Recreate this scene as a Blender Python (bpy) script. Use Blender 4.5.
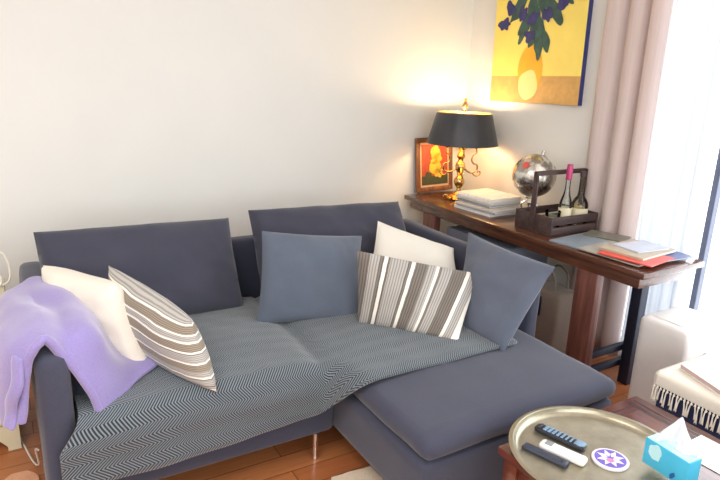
import bpy, bmesh, math, random
from mathutils import Vector, Matrix, noise, Euler
random.seed(7)
C = bpy.context.scene.collection
for o in list(bpy.data.objects): bpy.data.objects.remove(o)
PI = math.pi

# ------------------------------------------------------------------ camera
def set_camera():
    yaw, pit, rol = math.radians(30.93), math.radians(15.575), math.radians(2.09)
    cy, sy, cp, sp = math.cos(yaw), math.sin(yaw), math.cos(pit), math.sin(pit)
    F = Vector((sy*cp, cy*cp, -sp)); R0 = Vector((cy, -sy, 0)); U0 = R0.cross(F)
    R = R0*math.cos(rol)+U0*math.sin(rol); U = -R0*math.sin(rol)+U0*math.cos(rol)
    cam = bpy.data.cameras.new('camera'); co = bpy.data.objects.new('camera', cam); C.objects.link(co)
    cam.sensor_width = 36; cam.lens = 610.1/720*36; cam.clip_start = .05
    m = Matrix((( R.x, U.x, -F.x, 0), (R.y, U.y, -F.y, 0), (R.z, U.z, -F.z, 1.6), (0, 0, 0, 1)))
    co.matrix_world = m
    bpy.context.scene.camera = co
set_camera()

# ------------------------------------------------------------------ world, big lights, exposure
W = bpy.data.worlds.new('world'); bpy.context.scene.world = W; W.use_nodes = True
bg = W.node_tree.nodes['Background']; bg.inputs[0].default_value = (.93, .97, 1, 1); bg.inputs[1].default_value = 2.6
def area(name, loc, rot, sx, sy, power, col):
    l = bpy.data.lights.new(name, 'AREA'); l.shape = 'RECTANGLE'; l.size = sx; l.size_y = sy
    l.energy = power; l.color = col
    o = bpy.data.objects.new(name, l); C.objects.link(o); o.location = loc; o.rotation_euler = rot; return o
area('daylight_side_window', (3.5, 1.0, 1.35), (0, PI/2, 0), 2.5, 2.2, 62, (.86, .93, 1))
area('rear_fill_light', (.3, -1.62, 1.75), (PI/2, 0, 0), 3.2, 1.3, 46, (.97, .98, 1))  # soft fill added behind the camera, in an unseen rear opening
area('ceiling_fill_light', (-.6, .9, 2.5), (0, 0, 0), 1.6, 1.6, 52, (.98, .98, .96))  # added overhead fill for more top light, not a known ceiling fixture
vs = bpy.context.scene.view_settings
vs.view_transform = 'Standard'; vs.look = 'None'; vs.gamma = 1; vs.exposure = -.09
try: vs.use_curve_mapping = False
except Exception: pass

# ------------------------------------------------------------------ materials
def srgb(r, g, b):
    f = lambda c: (c/255/12.92 if c/255 <= .04045 else ((c/255+.055)/1.055)**2.4)
    return (f(r), f(g), f(b), 1)
class NT:
    def __init__(s, name):
        s.m = bpy.data.materials.new(name); s.m.use_nodes = True
        s.t = s.m.node_tree; s.p = s.t.nodes['Principled BSDF']; s.out = s.t.nodes['Material Output']
    def n(s, typ, **kw):
        x = s.t.nodes.new(typ)
        for k, v in kw.items(): setattr(x, k, v)
        return x
    def l(s, a, b): s.t.links.new(a, b)
    def math(s, op, a, b=None):
        x = s.n('ShaderNodeMath', operation=op)
        for i, v in enumerate((a, b)):
            if v is None: continue
            if isinstance(v, (int, float)): x.inputs[i].default_value = v
            else: s.l(v, x.inputs[i])
        return x.outputs[0]
    def coord(s, which='Object', scale=(1, 1, 1), rot=(0, 0, 0)):
        c = s.n('ShaderNodeTexCoord'); mp = s.n('ShaderNodeMapping')
        mp.inputs['Scale'].default_value = scale; mp.inputs['Rotation'].default_value = rot
        s.l(c.outputs[which], mp.inputs[0]); return mp.outputs[0]
    def noise(s, vec, scale, detail=4, rough=.55):
        x = s.n('ShaderNodeTexNoise'); x.inputs['Scale'].default_value = scale
        x.inputs['Detail'].default_value = detail; x.inputs['Roughness'].default_value = rough
        s.l(vec, x.inputs['Vector']); return x.outputs['Fac']
    def ramp(s, fac, stops, interp='LINEAR'):
        x = s.n('ShaderNodeValToRGB'); x.color_ramp.interpolation = interp
        e = x.color_ramp.elements
        while len(e) < len(stops): e.new(.5)
        for i, (p, c) in enumerate(stops): e[i].position = p; e[i].color = c
        s.l(fac, x.inputs[0]); return x.outputs[0]
    def bump(s, h, strength=.2, dist=.01):
        b = s.n('ShaderNodeBump'); b.inputs['Strength'].default_value = strength; b.inputs['Distance'].default_value = dist
        s.l(h, b.inputs['Height']); s.l(b.outputs[0], s.p.inputs['Normal'])
    def set(s, **kw):
        for k, v in kw.items(): s.p.inputs[k.replace('_', ' ')].default_value = v
        return s

def plain(name, col, rough=.5, metal=0., var=.06, nscale=30, spec=.5, bump=0):
    t = NT(name); v = t.coord(); nz = t.noise(v, nscale)
    d = tuple(max(0, c*(1-var)) for c in col[:3])+(1,); u = tuple(min(1, c*(1+var)) for c in col[:3])+(1,)
    t.l(t.ramp(nz, [(.3, d), (.7, u)]), t.p.inputs['Base Color'])
    t.set(Roughness=rough, Metallic=metal); t.p.inputs['Specular IOR Level'].default_value = spec
    if bump: t.bump(nz, bump, .004)
    return t.m
def fabric(name, col, weave=260, var=.12, sheen=.25, bumpy=.35):
    t = NT(name); v = t.coord(); a = t.noise(v, weave, 2); b = t.noise(v, 7, 3)
    mix = t.math('ADD', t.math('MULTIPLY', a, .6), t.math('MULTIPLY', b, .4))
    d = tuple(c*(1-var) for c in col[:3])+(1,); u = tuple(min(1, c*(1+var)) for c in col[:3])+(1,)
    t.l(t.ramp(mix, [(.35, d), (.65, u)]), t.p.inputs['Base Color'])
    t.set(Roughness=.9); t.p.inputs['Specular IOR Level'].default_value = .2
    t.p.inputs['Sheen Weight'].default_value = sheen; t.p.inputs['Sheen Roughness'].default_value = .5
    t.bump(a, bumpy, .002); return t.m
def wood(name, dark, light, axis='Y', rough=.35, scale=1.0, coat=0):
    t = NT(name); sc = {'X': (1.2, 14, 14), 'Y': (14, 1.2, 14), 'Z': (14, 14, 1.2)}[axis]
    v = t.coord(scale=tuple(c*scale for c in sc)); a = t.noise(v, 2.2, 6, .65); b = t.noise(v, 9, 3)
    m = t.math('ADD', t.math('MULTIPLY', a, .75), t.math('MULTIPLY', b, .25))
    t.l(t.ramp(m, [(.34, dark), (.66, light)]), t.p.inputs['Base Color'])
    t.set(Roughness=rough); t.p.inputs['Coat Weight'].default_value = coat; t.p.inputs['Coat Roughness'].default_value = .15
    t.bump(m, .12, .003); return t.m
def glass(name, col, rough=.02):
    t = NT(name); tp = t.n('ShaderNodeBsdfTransparent'); gl = t.n('ShaderNodeBsdfGlossy'); gl.inputs['Roughness'].default_value = rough
    v = t.coord(); t.l(t.ramp(t.noise(v, 3), [(0, col), (1, col)]), tp.inputs[0])
    lw = t.n('ShaderNodeLayerWeight'); lw.inputs[0].default_value = .35
    m = t.n('ShaderNodeMixShader'); t.l(lw.outputs['Fresnel'], m.inputs[0]); t.l(tp.outputs[0], m.inputs[1]); t.l(gl.outputs[0], m.inputs[2])
    t.l(m.outputs[0], t.out.inputs[0]); return t.m
def cloth_sheer(name, col, trans, transp=0.0):
    t = NT(name); d = t.n('ShaderNodeBsdfDiffuse'); tr = t.n('ShaderNodeBsdfTranslucent'); mx = t.n('ShaderNodeMixShader')
    v = t.coord(scale=(1, 1, .03)); nz = t.noise(v, 90, 3)
    c = t.ramp(nz, [(.3, tuple(x*.93 for x in col[:3])+(1,)), (.7, col)])
    t.l(c, d.inputs[0]); t.l(c, tr.inputs[0]); mx.inputs[0].default_value = trans
    t.l(d.outputs[0], mx.inputs[1]); t.l(tr.outputs[0], mx.inputs[2]); o = mx.outputs[0]
    if transp:
        tp = t.n('ShaderNodeBsdfTransparent'); m2 = t.n('ShaderNodeMixShader'); m2.inputs[0].default_value = transp
        t.l(o, m2.inputs[1]); t.l(tp.outputs[0], m2.inputs[2]); o = m2.outputs[0]
    t.l(o, t.out.inputs[0]); return t.m

M = {}
M['wall'] = plain('wall_paint', srgb(234, 234, 229), .85, var=.012, nscale=3, spec=.2)
M['ceil'] = plain('ceiling_paint', srgb(240, 238, 234), .9, var=.01)
M['trim'] = plain('trim_paint', srgb(232, 228, 220), .5, var=.02)
M['sofa'] = fabric('slate_upholstery', srgb(65, 67, 83), 300, .10)
M['backc'] = fabric('charcoal_cushion_cover', srgb(63, 64, 77), 300, .08)
M['blue'] = fabric('dusty_blue_linen', srgb(90, 98, 112), 340, .10)
M['bluegrey'] = fabric('blue_grey_linen', srgb(92, 98, 113), 340, .10)
M['cream'] = fabric('cream_cotton', srgb(224, 216, 202), 300, .04)
M['white'] = fabric('white_cotton', srgb(226, 221, 210), 300, .03)
M['lilac'] = fabric('lilac_fleece', srgb(142, 130, 182), 160, .07, .6, .6)
M['chrome'] = plain('polished_chrome', (.82, .82, .82, 1), .12, 1, .02)
M['brass'] = plain('polished_brass', srgb(206, 172, 112), .22, 1, .12, 40)
M['darkmetal'] = plain('dark_blue_steel', srgb(36, 40, 58), .5, .2, .1)
M['blackshade'] = plain('black_tole', srgb(56, 58, 63), .36, .0, .15, 12)
M['gold'] = plain('gold_lining', srgb(232, 196, 120), .45, .3, .05)
M['ctop'] = wood('console_wood', srgb(56, 34, 25), srgb(108, 66, 46), 'Y', .24, coat=.3)
M['cleg'] = wood('console_leg_wood', srgb(84, 48, 42), srgb(136, 86, 72), 'Z', .45)
M['crate'] = wood('crate_wood', srgb(50, 36, 36), srgb(86, 66, 62), 'X', .6)
M['table'] = wood('mahogany', srgb(66, 28, 22), srgb(124, 62, 46), 'Y', .28, coat=.5)
M['inlay'] = plain('dark_inlay', srgb(46, 24, 24), .3)
M['frame'] = wood('frame_wood', srgb(96, 58, 36), srgb(158, 106, 70), 'Z', .4)
M['mount'] = plain('gilt_mount', srgb(226, 190, 150), .5)
M['paper'] = plain('paper_white', srgb(236, 234, 230), .6, var=.02)
M['navy'] = plain('navy_fabric_box', srgb(42, 48, 84), .8, var=.1, bump=.2)
M['appl'] = plain('white_plastic', srgb(228, 224, 220), .45, var=.015)
M['cabinet'] = plain('cream_chalk_paint', srgb(216, 208, 178), .55, var=.05, nscale=9)
M['rug'] = fabric('cream_rug', srgb(226, 204, 178), 120, .1, .3, .9)
M['peach'] = fabric('peach_rug', srgb(226, 166, 128), 120, .1, .3, .9)
M['black'] = plain('black_plastic', srgb(30, 34, 46), .4)
M['slateplastic'] = plain('slate_plastic', srgb(50, 56, 72), .45)
M['key'] = plain('grey_blue_keys', srgb(128, 158, 184), .5)
M['whiteplastic'] = plain('glossy_white_plastic', srgb(240, 238, 234), .25, var=.01)
M['lcd'] = plain('lcd_grey', srgb(140, 146, 146), .25)
M['cyan'] = plain('cyan_card', srgb(72, 186, 222), .5, var=.05, nscale=8)
M['palecyan'] = plain('pale_cyan_card', srgb(190, 236, 240), .5, var=.03)
M['deepblue'] = plain('deep_blue_print', srgb(30, 90, 160), .5)
M['purple'] = plain('purple_print', srgb(112, 90, 190), .5)
M['pink'] = plain('pink_print', srgb(214, 130, 180), .5)
M['offwhite'] = plain('offwhite_print', srgb(234, 230, 238), .5, var=.02)
M['pinkfoil'] = plain('pink_foil', srgb(186, 70, 116), .35, .3)
M['label'] = plain('label_paper', srgb(232, 222, 190), .6)
M['glass'] = glass('clear_glass', (.95, .97, .97, 1))
M['gin'] = glass('pale_liquor', (.93, .89, .76, 1))
M['cord'] = plain('white_cord', srgb(222, 216, 204), .5)
M['bag'] = fabric('beige_canvas', srgb(140, 124, 110), 120, .1)
M['storage'] = plain('grey_storage_card', srgb(120, 124, 138), .7)
M['window'] = plain('window_frame_grey', srgb(92, 100, 122), .45)
M['curtain'] = cloth_sheer('mauve_curtain', srgb(228, 212, 207), .16)
M['sheer'] = cloth_sheer('white_voile', srgb(240, 243, 247), .42, .10)
M['ochre'] = plain('ochre_paint', srgb(214, 168, 96), .6, var=.14, nscale=16)
M['redpaint'] = plain('brick_red_paint', srgb(178, 76, 50), .6, var=.2, nscale=14)
M['canvasside'] = plain('ultramarine_edge', srgb(50, 58, 122), .6)
M['rededge'] = plain('coral_cover', srgb(226, 92, 78), .5)
M['tissue'] = cloth_sheer('tissue_paper', srgb(252, 253, 255), .5)
M['silver'] = None

# brass tray
t = NT('aged_brass_tray'); v = t.coord(); a = t.noise(v, 7, 5, .6); b = t.noise(v, 60, 2)
t.l(t.ramp(a, [(.3, srgb(150, 142, 120)), (.55, srgb(174, 167, 146)), (.75, srgb(190, 184, 168))]), t.p.inputs['Base Color'])
t.l(t.ramp(a, [(.3, (.26,)*3+(1,)), (.7, (.38,)*3+(1,))]), t.p.inputs['Roughness']); t.set(Metallic=.75); t.bump(b, .05, .002); M['tray'] = t.m
# silver globe with engraved continents
t = NT('silver_globe'); v = t.coord(); a = t.noise(v, 14, 6, .6)
t.l(t.ramp(a, [(.47, srgb(226, 224, 216)), (.52, srgb(176, 172, 166))]), t.p.inputs['Base Color'])
t.l(t.ramp(a, [(.47, (.22,)*3+(1,)), (.52, (.4,)*3+(1,))]), t.p.inputs['Roughness']); t.set(Metallic=1); M['silver'] = t.m
# herringbone throw (UV in metres)
t = NT('herringbone_wool'); c = t.n('ShaderNodeTexCoord'); sp = t.n('ShaderNodeSeparateXYZ'); t.l(c.outputs['UV'], sp.inputs[0])
wob = t.noise(c.outputs['UV'], 6, 2)
tri = t.math('PINGPONG', sp.outputs[1], .04)
ph = t.math('ADD', t.math('ADD', sp.outputs[0], t.math('MULTIPLY', tri, .9)), t.math('MULTIPLY', wob, .012))
st = t.math('FRACT', t.math('DIVIDE', ph, .0105))
col = t.ramp(t.math('PINGPONG', st, .5), [(.15, srgb(30, 38, 48)), (.42, srgb(134, 145, 152))])
fz = t.noise(c.outputs['UV'], 400, 2)
mx = t.n('ShaderNodeMix', data_type='RGBA', blend_type='MULTIPLY'); mx.inputs[0].default_value = .5
t.l(col, mx.inputs[6]); t.l(t.ramp(fz, [(.3, (.5, .5, .5, 1)), (.7, (1, 1, 1, 1))]), mx.inputs[7])
t.l(mx.outputs[2], t.p.inputs['Base Color']); t.set(Roughness=.95); t.p.inputs['Sheen Weight'].default_value = .3
t.bump(t.math('PINGPONG', st, .5), .5, .004); M['throw'] = t.m
# striped cushions: stripes across UV x
def stripes(name, axis, stops, cream, fine, wobble=.01, slant=0):
    t = NT(name); c = t.n('ShaderNodeTexCoord'); sp = t.n('ShaderNodeSeparateXYZ'); t.l(c.outputs['UV'], sp.inputs[0])
    w = t.math('MULTIPLY', t.noise(c.outputs['UV'], 5, 2), wobble)
    x = t.math('ADD', sp.outputs[axis], w)
    if slant: x = t.math('SUBTRACT', t.math('ADD', x, t.math('MULTIPLY', sp.outputs[1-axis], slant)), slant*.5)
    base = t.ramp(x, stops, 'CONSTANT')
    f = t.math('FRACT', t.math('MULTIPLY', x, fine))
    ln = t.ramp(f, [(0, (.5, .48, .46, 1)), (.42, (1, 1, 1, 1))], 'CONSTANT')
    m = t.n('ShaderNodeMix', data_type='RGBA', blend_type='MULTIPLY'); m.inputs[0].default_value = .8
    t.l(base, m.inputs[6]); t.l(ln, m.inputs[7])
    # plain pale bands keep no fine lines
    bw = t.ramp(x, [(p, (1, 1, 1, 1) if q[0] > .55 else (0, 0, 0, 1)) for p, q in stops], 'CONSTANT')
    m2 = t.n('ShaderNodeMix', data_type='RGBA'); t.l(bw, m2.inputs[0]); t.l(m.outputs[2], m2.inputs[6]); t.l(base, m2.inputs[7])
    t.l(m2.outputs[2], t.p.inputs['Base Color']); t.set(Roughness=.9); t.p.inputs['Sheen Weight'].default_value = .2
    t.bump(t.noise(c.outputs['UV'], 160, 2), .3, .002); return t.m
Wt, Gr, Bk, Tp = srgb(238, 233, 222), srgb(178, 174, 168), srgb(122, 114, 106), srgb(150, 138, 122)
M['stripeA'] = stripes('grey_stripe_linen', 0, [(0, Bk), (.06, Gr), (.14, Bk), (.17, Wt), (.20, Bk), (.22, Gr), (.36, Bk), (.39, Wt), (.42, Bk), (.52, Gr), (.59, Wt),
    (.62, Bk), (.64, Gr), (.73, Bk), (.85, Wt), (.885, Gr), (.965, Wt)], Wt, 44, slant=.09)
M['stripeB'] = stripes('taupe_stripe_linen', 1, [(0, Gr), (.06, Wt), (.085, Tp), (.20, Wt), (.225, Gr), (.30, Wt), (.325, Tp), (.44, Wt), (.465, Bk), (.48, Gr), (.6, Wt), (.625, Tp),
    (.72, Gr), (.80, Wt), (.825, Bk), (.84, Gr), (.92, Bk), (.935, Gr), (.965, Wt)], Wt, 40)
# floor boards
t = NT('oak_floor'); v = t.coord(scale=(1, 1, 1)); br = t.n('ShaderNodeTexBrick'); t.l(v, br.inputs['Vector'])
br.inputs['Scale'].default_value = 1; br.inputs['Brick Width'].default_value = .9; br.inputs['Row Height'].default_value = .11
br.inputs['Mortar Size'].default_value = .0018; br.offset = .37
br.inputs['Color1'].default_value = srgb(196, 126, 78); br.inputs['Color2'].default_value = srgb(178, 106, 64); br.inputs['Mortar'].default_value = srgb(96, 54, 34)
g = t.noise(t.coord(scale=(1.5, 22, 1)), 3, 6, .65)
m = t.n('ShaderNodeMix', data_type='RGBA', blend_type='MULTIPLY'); m.inputs[0].default_value = .6
t.l(br.outputs[0], m.inputs[6]); t.l(t.ramp(g, [(.3, (.6, .55, .5, 1)), (.7, (1, 1, 1, 1))]), m.inputs[7])
t.l(m.outputs[2], t.p.inputs['Base Color']); t.set(Roughness=.3); M['floor'] = t.m

# ------------------------------------------------------------------ mesh helpers
def link(name, bm, mat, parent=None, smooth=True, loc=None):
    me = bpy.data.meshes.new(name); bmesh.ops.recalc_face_normals(bm, faces=bm.faces); bm.to_mesh(me); bm.free()
    if smooth:
        for p in me.polygons: p.use_smooth = True
        try: me.set_sharp_from_angle(angle=math.radians(40))
        except Exception: pass
    o = bpy.data.objects.new(name, me); C.objects.link(o); me.materials.append(mat)
    if parent: o.parent = parent
    if loc: o.location = loc
    return o
def tag(o, label, cat, group=None):
    o['label'] = label; o['category'] = cat
    if group: o['group'] = group
    return o
def thing(name, label, cat, loc=(0, 0, 0), rz=0, group=None):
    o = bpy.data.objects.new(name, None); C.objects.link(o); o.location = loc; o.rotation_euler = (0, 0, rz)
    o.empty_display_size = .05
    return tag(o, label, cat, group)
def struct(name, bm, mat, parent=None, smooth=False):
    o = link(name, bm, mat, parent, smooth)
    if not parent: o['kind'] = 'structure'
    return o
def box(bm, x0, x1, y0, y1, z0, z1, bev=0, mat=None, seg=2):
    r = bmesh.ops.create_cube(bm, size=1); vs_ = r['verts']
    for v in vs_: v.co = Vector(((x0+x1)/2+v.co.x*(x1-x0), (y0+y1)/2+v.co.y*(y1-y0), (z0+z1)/2+v.co.z*(z1-z0)))
    if mat is not None:
        for v in vs_: v.co = mat @ v.co
    if bev:
        ed = list({e for v in vs_ for e in v.link_edges})
        bmesh.ops.bevel(bm, geom=ed, offset=bev, segments=seg, affect='EDGES', profile=.5)
    return bm
def bx(*a, **k): return box(bmesh.new(), *a, **k)
def lathe(bm, prof, n=32, at=(0, 0, 0), rad=None):
    rings = []
    for r, z in prof:
        if r < 1e-5: rings.append([bm.verts.new((at[0], at[1], at[2]+z))])
        else: rings.append([bm.verts.new((at[0]+r*math.cos(2*PI*i/n), at[1]+r*math.sin(2*PI*i/n), at[2]+z)) for i in range(n)])
    for a, b in zip(rings, rings[1:]):
        for i in range(n):
            j = (i+1) % n
            if len(a) == 1 and len(b) == 1: continue
            if len(a) == 1: bm.faces.new((a[0], b[j], b[i]))
            elif len(b) == 1: bm.faces.new((a[i], a[j], b[0]))
            else: bm.faces.new((a[i], a[j], b[j], b[i]))
    return bm
def lt(prof, n=32, at=(0, 0, 0)): return lathe(bmesh.new(), prof, n, at)
def tube(bm, pts, r, n=8, closed=False, r_end=None):
    pts = [Vector(p) for p in pts]; rings = []; up = Vector((0, 0, 1)); prev = None
    for i, p in enumerate(pts):
        a = pts[i-1] if i > 0 else (pts[-1] if closed else p); b = pts[(i+1) % len(pts)] if (i < len(pts)-1 or closed) else p
        d = (b-a).normalized()
        if prev is None:
            s = d.cross(up)
            if s.length < 1e-3: s = d.cross(Vector((1, 0, 0)))
        else: s = prev-d*prev.dot(d)
        s.normalize(); prev = s; u = s.cross(d)
        rr = r if r_end is None else r+(r_end-r)*i/(len(pts)-1)
        rings.append([bm.verts.new(p+(s*math.cos(2*PI*k/n)+u*math.sin(2*PI*k/n))*rr) for k in range(n)])
    m = len(rings)
    for i in range(m if closed else m-1):
        a, b = rings[i], rings[(i+1) % m]
        for k in range(n): bm.faces.new((a[k], a[(k+1) % n], b[(k+1) % n], b[k]))
    if not closed: bm.faces.new(rings[0][::-1]); bm.faces.new(rings[-1])
    return bm
def tb(pts, r, n=8, **k): return tube(bmesh.new(), pts, r, n, **k)
def spline(pts, k=8):
    P = [Vector(p) for p in pts]; out = []
    for i in range(len(P)-1):
        p0, p1, p2, p3 = P[max(i-1, 0)], P[i], P[i+1], P[min(i+2, len(P)-1)]
        for j in range(k):
            s = j/k; out.append(.5*((2*p1)+(p2-p0)*s+(2*p0-5*p1+4*p2-p3)*s*s+(3*p1-p0-3*p2+p3)*s**3))
    out.append(P[-1]); return out
def roundbox(x0, x1, y0, y1, z0, z1, r, n=14, crown=0, wob=0, seed=0):
    bm = bmesh.new(); bmesh.ops.create_cube(bm, size=1)
    bmesh.ops.subdivide_edges(bm, edges=bm.edges[:], cuts=n, use_grid_fill=True)
    c = Vector(((x0+x1)/2, (y0+y1)/2, (z0+z1)/2)); h = Vector(((x1-x0)/2, (y1-y0)/2, (z1-z0)/2)); off = Vector((seed*3.1, seed*1.7, seed))
    for v in bm.verts:
        q = v.co*2
        # concentrate vertices near the borders
        q = Vector([math.copysign(1-(1-abs(a))**1.6, a) for a in q])
        u, w = q.x, q.y
        p = Vector((q.x*h.x, q.y*h.y, q.z*h.z)); rr = [min(r, hh*.98) for hh in h]
        inner = Vector([max(-(hh-r_), min(hh-r_, a)) for a, hh, r_ in zip(p, h, rr)])
        d = p-inner
        if d.length > 1e-6: p = inner+Vector([d[i]/rr[i] for i in range(3)]).normalized()*min(rr)
        if q.z > -.2: p.z += crown*(1-u*u)**.7*(1-w*w)**.7*max(0, q.z)
        if wob: p += noise.noise_vector((c+p)*6+off)*wob
        v.co = c+p
    return bm
def pillow(c00, c10, c11, c01, T, n=26, pull=.06, power=.55, wr=.006, seed=0, sag=0):
    """closed cushion: corners top-left, top-right, bottom-right, bottom-left as seen from the front"""
    c00, c10, c11, c01 = map(Vector, (c00, c10, c11, c01)); bm = bmesh.new(); uvl = bm.loops.layers.uv.new('UVMap')
    N = ((c11-c00).cross(c10-c01)).normalized()
    if N.y > 0 and abs(N.y) > .2: N = -N
    ctr = (c00+c10+c11+c01)/4; off = Vector((seed*5.3, seed*2.9, seed*1.1))
    F, B = {}, {}; UV = {}
    for i in range(n+1):
        for j in range(n+1):
            a = i/n; b = j/n
            a = .5-.5*math.cos(PI*a)*(.35)+(a-.5)*.65 if True else a
            b = .5-.5*math.cos(PI*b)*(.35)+(b-.5)*.65
            p = c00*(1-a)*(1-b)+c10*a*(1-b)+c11*a*b+c01*(1-a)*b
            u, w = 2*a-1, 2*b-1
            # straight edges pull in between the corners
            p = p+(ctr-p)*pull*((1-u*u)*abs(w)**3+(1-w*w)*abs(u)**3)
            th = T*.5*((1-u*u)*(1-w*w))**power
            wv = noise.noise(p*7+off)*wr*1.4+noise.noise(p*19+off)*wr*.6
            edge = ((1-u*u)*(1-w*w))**.3
            p = p-Vector((0, 0, sag))*(1-w*w)*abs(u)
            f = bm.verts.new(p+N*(th+wv*edge)); F[i, j] = f; UV[f] = (a, b)
            if i in (0, n) or j in (0, n): B[i, j] = f
            else:
                g = bm.verts.new(p-N*(th+noise.noise(p*7-off)*wr*edge)); B[i, j] = g; UV[g] = (a, b)
    for G, flip in ((F, 0), (B, 1)):
        for i in range(n):
            for j in range(n):
                q = [G[i, j], G[i+1, j], G[i+1, j+1], G[i, j+1]]
                fc = bm.faces.new(q[::-1] if flip else q)
                for lp in fc.loops: lp[uvl].uv = UV[lp.vert]
    return bm
def grid_surface(P, uvs=None):
    """P[i][j] points -> open surface"""
    bm = bmesh.new(); uvl = bm.loops.layers.uv.new('UVMap'); V = [[bm.verts.new(p) for p in row] for row in P]
    for i in range(len(P)-1):
        for j in range(len(P[0])-1):
            f = bm.faces.new((V[i][j], V[i+1][j], V[i+1][j+1], V[i][j+1]))
            if uvs:
                for lp, (a, b) in zip(f.loops, ((i, j), (i+1, j), (i+1, j+1), (i, j+1))): lp[uvl].uv = uvs[a][b]
    return bm
def solid(o, th, offset=1, sub=0):
    s = o.modifiers.new('thickness', 'SOLIDIFY'); s.thickness = th; s.offset = offset
    if sub: m = o.modifiers.new('smooth', 'SUBSURF'); m.levels = sub; m.render_levels = sub
    return o

# ------------------------------------------------------------------ room
XW, YB, YR, XL, ZC = 3.05, 3.62, -1.5, -2.4, 2.6
struct('floor', bx(XL, XW+.4, YR, YB, -.05, 0), M['floor'])
struct('ceiling', bx(XL, XW, YR, YB, ZC, ZC+.06), M['ceil'])
struct('wall_back', bx(XL, XW+.14, YB, YB+.14, 0, ZC), M['wall'])
struct('wall_left', bx(XL-.14, XL, YR, YB, 0, ZC), M['wall'])
WY0, WY1, WZ1 = -.35, 2.22, 2.45     # tall glazed opening in the right wall
bm = bx(XW, XW+.14, WY1, YB, 0, ZC); box(bm, XW, XW+.14, YR, WY0, 0, ZC); box(bm, XW, XW+.14, WY0, WY1, WZ1, ZC); box(bm, XW, XW+.14, WY0, WY1, 0, .10)
struct('wall_right', bm, M['wall'])
bm = bx(XL, -1.5, YR-.14, YR, 0, ZC); box(bm, 2.1, XW, YR-.14, YR, 0, ZC); box(bm, -1.5, 2.1, YR-.14, YR, 2.45, ZC); box(bm, -1.5, 2.1, YR-.14, YR, 0, 1.05)
struct('wall_rear', bm, M['wall'])
struct('baseboard_back', bx(XL, XW, YB-.015, YB, 0, .09, .003), M['trim'])
struct('baseboard_right', bx(XW-.015, XW, WY1+.02, YB-.016, 0, .09, .003), M['trim'])
win = bpy.data.objects.new('window_1', None); C.objects.link(win); win['kind'] = 'structure'
bm = bx(XW+.02, XW+.08, WY0, WY0+.06, .10, WZ1); box(bm, XW+.02, XW+.08, WY1-.06, WY1, .10, WZ1); box(bm, XW+.02, XW+.08, WY0, WY1, WZ1-.06, WZ1); box(bm, XW+.02, XW+.08, WY0, WY1, .10, .13)
link('window_frame', bm, M['trim'], win, False)
bm = bx(XW+.015, XW+.06, 1.675, 1.705, .13, WZ1-.06, .004); box(bm, XW+.015, XW+.06, .60, .63, .13, WZ1-.06, .004)
link('mullion', bm, M['window'], win, False)
t = NT('window_glass'); tp = t.n('ShaderNodeBsdfTransparent'); gl = t.n('ShaderNodeBsdfGlossy'); gl.inputs['Roughness'].default_value = .02
mxs = t.n('ShaderNodeMixShader'); mxs.inputs[0].default_value = .06; t.l(tp.outputs[0], mxs.inputs[1]); t.l(gl.outputs[0], mxs.inputs[2]); t.l(mxs.outputs[0], t.out.inputs[0])
link('glass_pane', bx(XW+.038, XW+.042, WY0+.06, WY1-.06, .13, WZ1-.06), t.m, win, False)

# ------------------------------------------------------------------ sofa with chaise
SX0, SX1, SYF, SYB = .02, 2.19, 1.98, 3.08
XS = 1.10                              # seam between sofa seat and chaise
sofa = thing('chaise_sofa', 'slate blue fabric corner sofa with a chaise on the right and thin chrome legs', 'sofa', (0, 0, 0))
bm = roundbox(.12, XS+.0, SYF, SYB-.1, .13, .345, .03, 10); sb = link('seat_base', bm, M['sofa'], sofa)
bm = roundbox(XS, 2.085, 1.385, SYB-.1, .125, .335, .03, 10); link('chaise_base', bm, M['sofa'], sofa)
bm = roundbox(.13, XS-.005, SYF-.02, 2.9, .345, .435, .04, 14, crown=.02, wob=.004, seed=2); link('seat_cushion', bm, M['sofa'], sofa)
bm = roundbox(XS+.002, 2.10, 1.37, 2.9, .337, .418, .045, 22, crown=.03, wob=.006, seed=5); link('chaise_cushion', bm, M['sofa'], sofa)
# back frame and arms: padded slabs
link('backrest_frame', roundbox(.13, 2.085, SYB-.11, SYB, .12, .715, .04, 12, wob=.003), M['sofa'], sofa)
link('armrest', roundbox(SX0, .125, SYF, SYB, .10, .70, .035, 12, wob=.004, seed=3), M['sofa'], sofa)
link('armrest', roundbox(2.10, SX1, SYF-.06, SYB, .12, .71, .035, 12, wob=.004, seed=4), M['sofa'], sofa)
link('armrest_pad', roundbox(.128, .205, SYF+.12, 2.85, .43, .665, .042, 12, wob=.006, seed=6), M['sofa'], sofa)
for x, y in ((1.02, 2.01), (.16, 2.03), (1.18, 1.45), (2.03, 1.45), (.1, 2.98), (2.0, 2.95), (1.1, 2.95)):
    link('leg', lt([(0, 0), (.013, 0), (.014, .003), (.013, .012), (.011, .02), (.011, .13), (.02, .132), (0, .134)], 16, (x, y, 0)), M['chrome'], sofa)

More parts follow.
